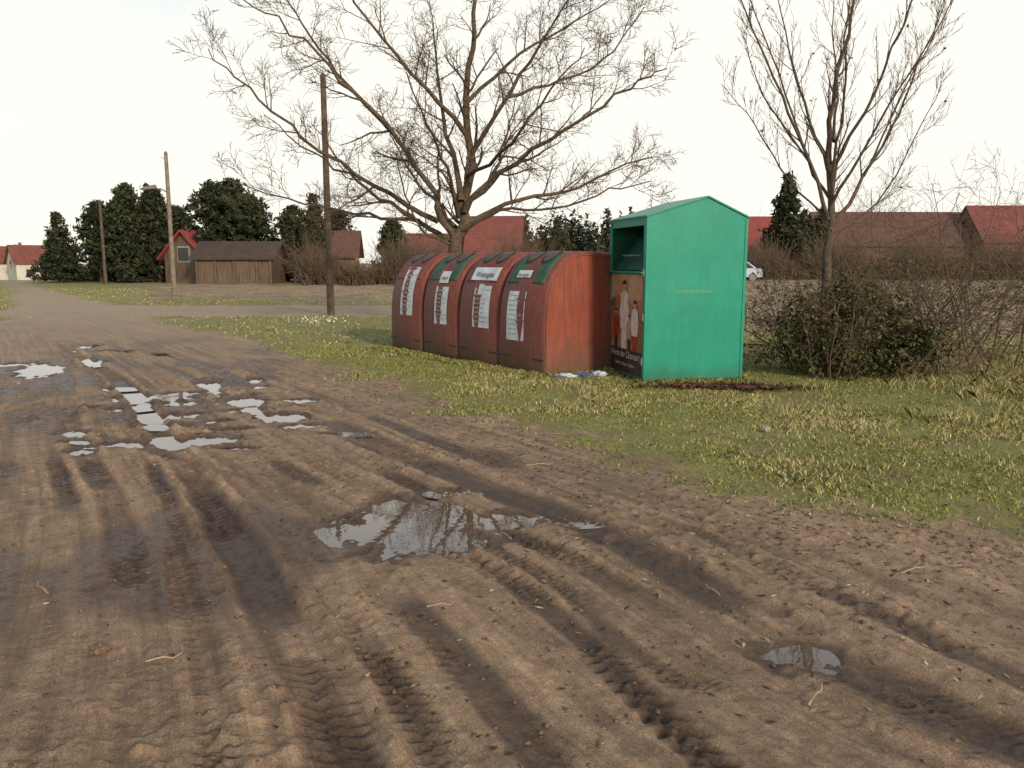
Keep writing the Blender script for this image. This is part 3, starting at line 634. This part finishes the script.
for nm, lo, hi in [('edge_trim',(-.008,-.009,z0),(.03,.0-.001,ze-.01)),('edge_trim',(w-.03,-.009,z0),(w+.008,-.001,ze-.01)),('base_trim',(.031,-.009,z0),(w-.031,-.001,z0+.04)),
                   ('shelf',(-.05,.02,zo-.025),(-.001,d-.02,zo-.004)),('side_trim',(-.012,0,z0),(-.001,.045,ze-.01)),('side_trim',(-.012,d-.045,z0),(-.001,d,ze-.01))]:
    box(nm, lo, hi, greenp, g, .003)
for fx, fy in ((.08,.08),(w-.18,.08),(.08,d-.18),(w-.18,d-.18)): box('foot',(fx,fy,-.05),(fx+.1,fy+.1,z0),metal,g)
for hz in (1.28,.75,.22): box('hinge',(-.03,.01,hz),(-.013,.06,hz+.09),metal,g,.004)
box('lock',(-.03,d-.11,.95),(-.002,d-.055,1.07),metal,g,.006)
fl = simple('faded_lettering', (.25,.42,.25), (.15,.38,.22), 20, .7, 0)
text('lettering', 'ALTKLEIDER & SCHUHE', .045, Matrix.Translation((.62,-.004,1.10)) @ FR, fl, g)
FL = Matrix(((0,0,-1,0),(-1,0,0,0),(0,1,0,0),(0,0,0,1)))
def ps(name, pts, dep, mat):
    return mesh_obj(name, [(-.004-dep, d-.06-s, z_) for s, z_ in pts], [tuple(range(len(pts)))], mat, g)
pbg = simple('poster_print', (.42,.19,.11), (.20,.08,.05), 3.5, .5, 0); pdk = simple('poster_dark', (.06,.045,.04), (.03,.02,.02), 4, .5, 0)
skin = simple('poster_skin', (.48,.28,.18), None, 6, .5, 0); wht = simple('poster_white', (.72,.66,.60), (.46,.40,.35), 9, .5, 0); rdd = simple('poster_red', (.42,.05,.03), (.25,.03,.02), 6, .5, 0); ltp = simple('poster_light', (.50,.34,.20),(.36,.18,.10),4,.5,0)
ps('poster', [(.02,.06),(1.09,.06),(1.09,1.30),(.02,1.30)], 0, pbg)
ps('poster_sky', [(.02,.98),(.4,1.05),(.75,.93),(1.09,1.02),(1.09,1.298),(.02,1.298)], .002, ltp)
ps('poster_base', [(.02,.062),(1.09,.062),(1.09,.36),(.02,.36)], .002, pdk)
def fig(cx, zb, zt_, wd, body, leg):
    h = zt_-zb
    ps('poster_legs', [(cx-wd*.35,zb),(cx+wd*.35,zb),(cx+wd*.38,zb+h*.45),(cx-wd*.38,zb+h*.45)], .004, leg)
    ps('poster_torso', [(cx-wd*.45,zb+h*.3),(cx+wd*.45,zb+h*.3),(cx+wd*.62,zb+h*.5),(cx+wd*.5,zb+h*.8),(cx+wd*.15,zb+h*.85),(cx-wd*.15,zb+h*.85),(cx-wd*.5,zb+h*.8),(cx-wd*.62,zb+h*.5)], .006, body)
    ps('poster_head', [(cx+wd*.26*math.cos(t),zb+h*.92+h*.075*math.sin(t)) for t in np.linspace(0,2*math.pi,15)[:-1]], .008, skin)
    ps('poster_hair', [(cx+wd*.28*math.cos(t),zb+h*.945+h*.065*math.sin(t)) for t in np.linspace(0,math.pi,10)], .009, pdk)
fig(.50,.36,1.22,.26,wht,wht); fig(.86,.36,.98,.2,wht,rdd); fig(.22,.36,.86,.16,rdd,pdk); fig(.68,.36,.80,.13,ltp,pdk)
text('lettering', 'Werte der Chancen!', .118, Matrix.Translation((-.014, d-.06-.55, .29)) @ FL, wht, g)
text('lettering', 'Kleidung  Schuhe  Textilien', .06, Matrix.Translation((-.014, d-.06-.55, .17)) @ FL, wht, g)

bagw = simple('plastic_litter', (.6,.62,.66), (.25,.3,.42), 15, .4, .1)
def crumple(name, loc, s, mat, seed):
    r_ = random.Random(seed); import bmesh
    bm = bmesh.new(); bmesh.ops.create_icosphere(bm, subdivisions=3, radius=1)
    for v in bm.verts:
        k = 1+.35*math.sin(v.co.x*5+seed)*math.sin(v.co.y*6+1)+r_.uniform(-.12,.12); v.co = Vector((v.co.x*k*s[0], v.co.y*k*s[1], v.co.z*k*s[2]))
    me = bpy.data.meshes.new(name); bm.to_mesh(me); bm.free(); me.materials.append(mat)
    o = bpy.data.objects.new(name, me); S.collection.objects.link(o); o.location = loc; return o
bagb = simple('blue_litter', (.10,.14,.28), (.05,.05,.07), 12, .5, .1)
for i,(lx,ly,s) in enumerate([(.68,9.95,(.12,.06,.035)),(.9,10.08,(.14,.07,.03)),(1.12,10.15,(.09,.06,.04)),(.6,9.86,(.07,.04,.02))]):
    crumple('litter', (lx,ly,.03), s, bagb if i % 2 else bagw, i)
moss = simple('rotten_board', (.10,.05,.032), (.05,.03,.02), 10, .95, .3)
for i,(bx,by,l,r) in enumerate([(2.75,9.02,.42,.12),(2.35,9.12,.3,-.2)]):
    bo = box('scrap_board', (-l/2,-.05,0), (l/2,.05,.02), moss, None, .004); bo.location = (bx,by,gz(bx,by)+.015+.01*i); bo.rotation_euler = (.03,.02,r)
stick = simple('stick_pale', (.42,.30,.20), (.25,.17,.11), 20, .8, .2)
for i,(sx,sy,l,a) in enumerate([(1.02,2.50,.15,.9),(-1.28,2.75,.12,.3),(.9,3.4,.1,2),(-.3,3.2,.12,.2),(-2.1,3.4,.15,2.4),(1.9,3.6,.2,.5),(.2,5.6,.2,.2)]):
    zz_ = gz(sx,sy)+.015; c,s = math.cos(a),math.sin(a)
    tubes('twig', [([(sx-c*l/2,sy-s*l/2,zz_-.003),(sx,sy,zz_+.006),(sx+c*l/3,sy+s*l/3-.01,zz_),(sx+c*l/2,sy+s*l/2+.01,zz_+.008)],[.004,.0035,.003,.002],6)], stick)
crumple('mud_clump', (-1.55,2.82,gz(-1.55,2.82)+.012), (.035,.024,.02), clodm, 33)
crumple('stone', (2.17,6.7,gz(2.17,6.7)+.03), (.035,.03,.025), stonem, 35)

# ---------------------------------------------------------------- poles
polem = simple('pole_wood', (.13,.095,.07), (.06,.042,.032), 5, .9, .3); pole2 = simple('pole_weathered', (.24,.20,.16), (.14,.115,.09), 5, .9, .3)
def pole(name, x_, y_, h, r, mat, lean=0):
    e = empty(name, (x_,y_,0), 0)
    tubes('mast', [([(0,0,-.3),(lean*.5,0,h*.5),(lean,0,h)],[r,r*.85,r*.7],12)], mat, e)
    mesh_obj('cap', [(lean+r*.75*math.cos(t),r*.75*math.sin(t),h) for t in np.linspace(0,6.283,13)[:-1]]+[(lean,0,h+.1)], [(i,(i+1)%12,12) for i in range(12)], metal, e)
    return e
e = pole('utility_pole', -4.97, 22, 6.3, .105, polem)
tubes('insulator', [([(.08,0,6.0),(.2,0,6.05),(.2,0,6.2)],[.015,.015,.03],6)], metal, e)
e = pole('street_lamp', -15.1, 36, 6.15, .11, pole2)
tubes('arm', [([(0,0,4.45),(-.3,0,4.62),(-.75,0,4.66)],[.035,.03,.03],6)], metal, e)
mesh_obj('lamp_head', [(-.5,-.12,4.64),(-1.1,-.1,4.58),(-1.1,.1,4.58),(-.5,.12,4.64),(-.55,-.07,4.80),(-1.0,-.06,4.72),(-1.0,.06,4.72),(-.55,.07,4.80)],
  [(3,2,1,0),(4,5,6,7),(0,1,5,4),(1,2,6,5),(2,3,7,6),(3,0,4,7)], metal, e)
tubes('insulator', [([(-.08,0,5.9),(-.2,0,5.95),(-.2,0,6.1)],[.015,.015,.03],6)], metal, e)
pole('utility_pole', -26.2, 52, 5.3, .11, polem)

# ---------------------------------------------------------------- buildings
def roofmat(name, c):
    m, nt, b = new_mat(name); v = objco(nt); L = nt.links.new
    wv = N(nt, 'ShaderNodeTexWave', bands_direction='Z'); wv.inputs['Scale'].default_value = 2.2; L(v, wv.inputs['Vector'])
    n = noise(nt, 1.5, 6, .7, v)
    col = ramp(nt, n, [(.3, tuple(a*.55 for a in c)), (.7, c)])
    L(mix(nt, .35, col, mix(nt, 1., col, wv.outputs['Color'], 'MULTIPLY')), b.inputs['Base Color']); b.inputs['Roughness'].default_value = .85; return m
tile = roofmat('roof_tiles_red', (.25,.075,.06)); tile2 = roofmat('roof_tiles_brown', (.16,.075,.06)); tile3 = roofmat('roof_tiles_bright', (.34,.065,.055)); tiled = roofmat('roof_tiles_dark', (.085,.055,.045))
plast = simple('plaster', (.55,.52,.46), (.42,.39,.34), 1.5, .9, .1); brick = simple('brick_wall', (.20,.11,.08), (.13,.07,.055), 3, .9, .1)
frame = simple('window_frame_paint', (.30,.28,.25), (.22,.2,.18), 3, .7, 0)
glassm = simple('window_glass', (.03,.035,.04), (.02,.02,.025), 3, .15, 0, .6)
mw, nt, b = new_mat('weathered_boards'); v = objco(nt)
mp = N(nt,'ShaderNodeMapping'); mp.inputs['Scale'].default_value = (6,6,.4); nt.links.new(v, mp.inputs[0])
nt.links.new(ramp(nt, noise(nt,2.5,4,.7,mp.outputs[0]), [(.35,(.05,.033,.022)),(.6,(.14,.09,.055))]), b.inputs['Base Color']); boards = mw
def house(name, x_, y_, L_, D_, he, hr, rot, wall, roof, wins=3, chim=True, door=True, z=0, gw=True):
    e = empty(name, (x_,y_,z), rot); a, c = L_/2, D_/2
    V_ = [(-a,-c,-.2),(a,-c,-.2),(a,c,-.2),(-a,c,-.2),(-a,-c,he),(a,-c,he),(a,c,he),(-a,c,he),(-a,0,hr),(a,0,hr)]
    mesh_obj('walls', V_, [(0,1,5,4),(2,3,7,6),(1,2,6,9,5),(3,0,4,8,7)], wall, e)
    ov = .35; k = (hr-he)/c; t = .14
    for sgn in (-1,1):
        Vr = [(-a-ov,sgn*(c+ov),he-k*ov+.02),(a+ov,sgn*(c+ov),he-k*ov+.02),(a+ov,0,hr+.02),(-a-ov,0,hr+.02)]; Vr += [(p[0],p[1],p[2]+t) for p in Vr]
        mesh_obj('roof', Vr, [(0,1,2,3),(7,6,5,4),(0,4,5,1),(1,5,6,2),(2,6,7,3),(3,7,4,0)], roof, e)
    for s_ in (-1,1):
        for i in range(wins):
            wx = -a+(i+.5)*L_/wins; zb_ = min(.9, he*.35)
            box('window_frame', (wx-.55,s_*c-.05,zb_), (wx+.55,s_*c+.05,zb_+1.15), frame, e); box('window', (wx-.46,s_*c-.07,zb_+.1), (wx+.46,s_*c+.07,zb_+1.05), glassm, e)
    if gw:
        for s_ in (-1,1):
            box('window_frame', (s_*a-.05,-.5,he*.75), (s_*a+.05,.5,he*.75+1.1), frame, e); box('window', (s_*a-.07,-.42,he*.75+.09), (s_*a+.07,.42,he*.75+1.0), glassm, e)
    if door: box('door', (-.5+L_*.1,-c-.06,-.1), (.5+L_*.1,-c+.05,1.9), boards, e)
    if chim: box('chimney', (a*.35,-.3,hr-.5), (a*.35+.5,.3,hr+.8), brick, e)
    return e
e = house('wooden_barn', -18.5, 55.5, 4.9, 4, 1.75, 2.7, .05, boards, tiled, 0, chim=False, gw=False)
for px_ in (-2.4,-1.2,0,1.5,2.4): box('post', (px_-.07,-2.12,-.2), (px_+.07,-2.01,1.7), boards, e)
house('house', -22.3, 57.5, 3.0, 3.2, 1.9, 3.5, 1.3, boards, tile3, 0, chim=False)
house('house', -13.2, 60, 3.4, 4, 2.0, 3.6, .1, brick, tile2, 1, chim=False)
house('house', -71.5, 122, 7, 6, 3.0, 5.4, .75, plast, tile, 2, z=-1.6); house('house', -80, 128, 7, 6, 3.0, 5.0, .5, plast, tile, 2, z=-1.6); house('house', -87, 140, 9, 6, 3.2, 5.6, .5, plast, tile, 2, z=-1.6)
house('house', -7.2, 72, 8, 6, 2.2, 3.8, .1, brick, tile, 3, chim=False); house('house', -1.4, 70, 4.2, 5, 2.2, 5.2, -.1, brick, tile, 2, chim=False)
house('brick_barn', 28, 96, 10, 8, 3.4, 6.6, 0, brick, tile3, 3, chim=False); house('brick_barn', 43, 94, 17, 8, 3.4, 7.0, .03, brick, tile2, 4, chim=False)
house('brick_barn', 60, 92, 17, 8, 3.8, 7.6, -.03, brick, tile, 4, chim=False); house('brick_barn', 78, 98, 14, 8, 3.6, 7.2, 0, brick, tile, 4, chim=False)
cp = simple('car_paint', (.40,.46,.58), (.35,.40,.5), 2, .3, 0, .5)
car = empty('parked_car', (17.2,63,0), .1)
pf = [(-2.1,.3),(-2.1,.75),(-1.95,.88),(-1.1,.98),(-.5,1.42),(.9,1.45),(1.6,.98),(2.05,.9),(2.1,.3)]
n = len(pf); V_ = [(p[0],-.82,p[1]) for p in pf]+[(p[0],.82,p[1]) for p in pf]
mesh_obj('body', V_, [tuple(range(n)), tuple(reversed(range(n,2*n)))]+[(i,i+n,(i+1)%n+n,(i+1)%n) for i in range(n)], cp, car)
for s_ in (-1,1):
    mesh_obj('side_windows', [(x0_,s_*.83,z_) for x0_,z_ in ((-1.0,.98),(-.45,1.36),(.85,1.38),(1.4,.98))], [(0,1,2,3)], glassm, car)
    for wx in (-1.3,1.3):
        tubes('wheel', [([(wx,s_*.7,.32),(wx,s_*.86,.32)],[.32,.32],16)], rubber, car)
        mesh_obj('hub', [(wx+.31*math.cos(t),s_*.861,.32+.31*math.sin(t)) for t in np.linspace(0,6.283,17)[:-1]], [tuple(range(16))], metal, car)

# ---------------------------------------------------------------- sky, sun, camera
EL = math.radians(21); sd = Vector((.50,-.87,0)).normalized()
wd = bpy.data.worlds.new('World'); S.world = wd; wd.use_nodes = True; nt = wd.node_tree; bg = nt.nodes['Background']
sky = N(nt, 'ShaderNodeTexSky', sky_type='NISHITA'); sky.sun_disc = False; sky.sun_elevation = EL; sky.sun_rotation = math.atan2(sd.x, sd.y); sky.dust_density = 1.5
tc = N(nt, 'ShaderNodeTexCoord'); mp = N(nt, 'ShaderNodeMapping'); mp.inputs['Scale'].default_value = (1,1,3.2); nt.links.new(tc.outputs['Generated'], mp.inputs[0])
cn = noise(nt, 1.6, 7, .55, mp.outputs[0], .6)
sx = N(nt, 'ShaderNodeSeparateXYZ'); nt.links.new(tc.outputs['Generated'], sx.inputs[0])
zf = ramp(nt, sx.outputs[2], [(.0,(1,1,1)),(.20,(.85,.85,.85)),(.42,(.35,.35,.35)),(.8,(.08,.08,.08))])
cf = ramp(nt, cn, [(.38,(.0,.0,.0)),(.62,(.42,.42,.42))])
west = math_n(nt, 'MULTIPLY', math_n(nt, 'ADD', sx.outputs[0], .16, False), .5)
cov = math_n(nt, 'ADD', math_n(nt, 'ADD', cf, zf), math_n(nt,'MINIMUM', west, .25), True)
cl = mix(nt, 1., (10.6,10.15,9.15), ramp(nt, cn, [(.3,(.93,.95,.96)),(.65,(1,1,1))]), 'MULTIPLY')
skb = mix(nt, 1., sky.outputs[0], (1.7,1.75,1.6), 'MULTIPLY')
nt.links.new(mix(nt, cov, skb, cl), bg.inputs[0]); bg.inputs[1].default_value = .105
sl = bpy.data.lights.new('sun', 'SUN'); sl.energy = 3.3; sl.angle = math.radians(7); sl.color = (1,.86,.66)
so = bpy.data.objects.new('sun', sl); S.collection.objects.link(so)
so.rotation_euler = Vector((-sd.x*math.cos(EL), -sd.y*math.cos(EL), -math.sin(EL))).to_track_quat('-Z','Y').to_euler()
cam = bpy.data.cameras.new('camera'); co = bpy.data.objects.new('camera', cam); S.collection.objects.link(co)
cam.sensor_width = 36; cam.lens = 800/1024*36; cam.clip_start = .05; cam.clip_end = 3000
co.location = (0,0,1.45); co.rotation_euler = (math.radians(90-8.67), 0, 0); S.camera = co
S.view_settings.view_transform = 'Standard'; S.view_settings.look = 'None'; S.view_settings.exposure = 0
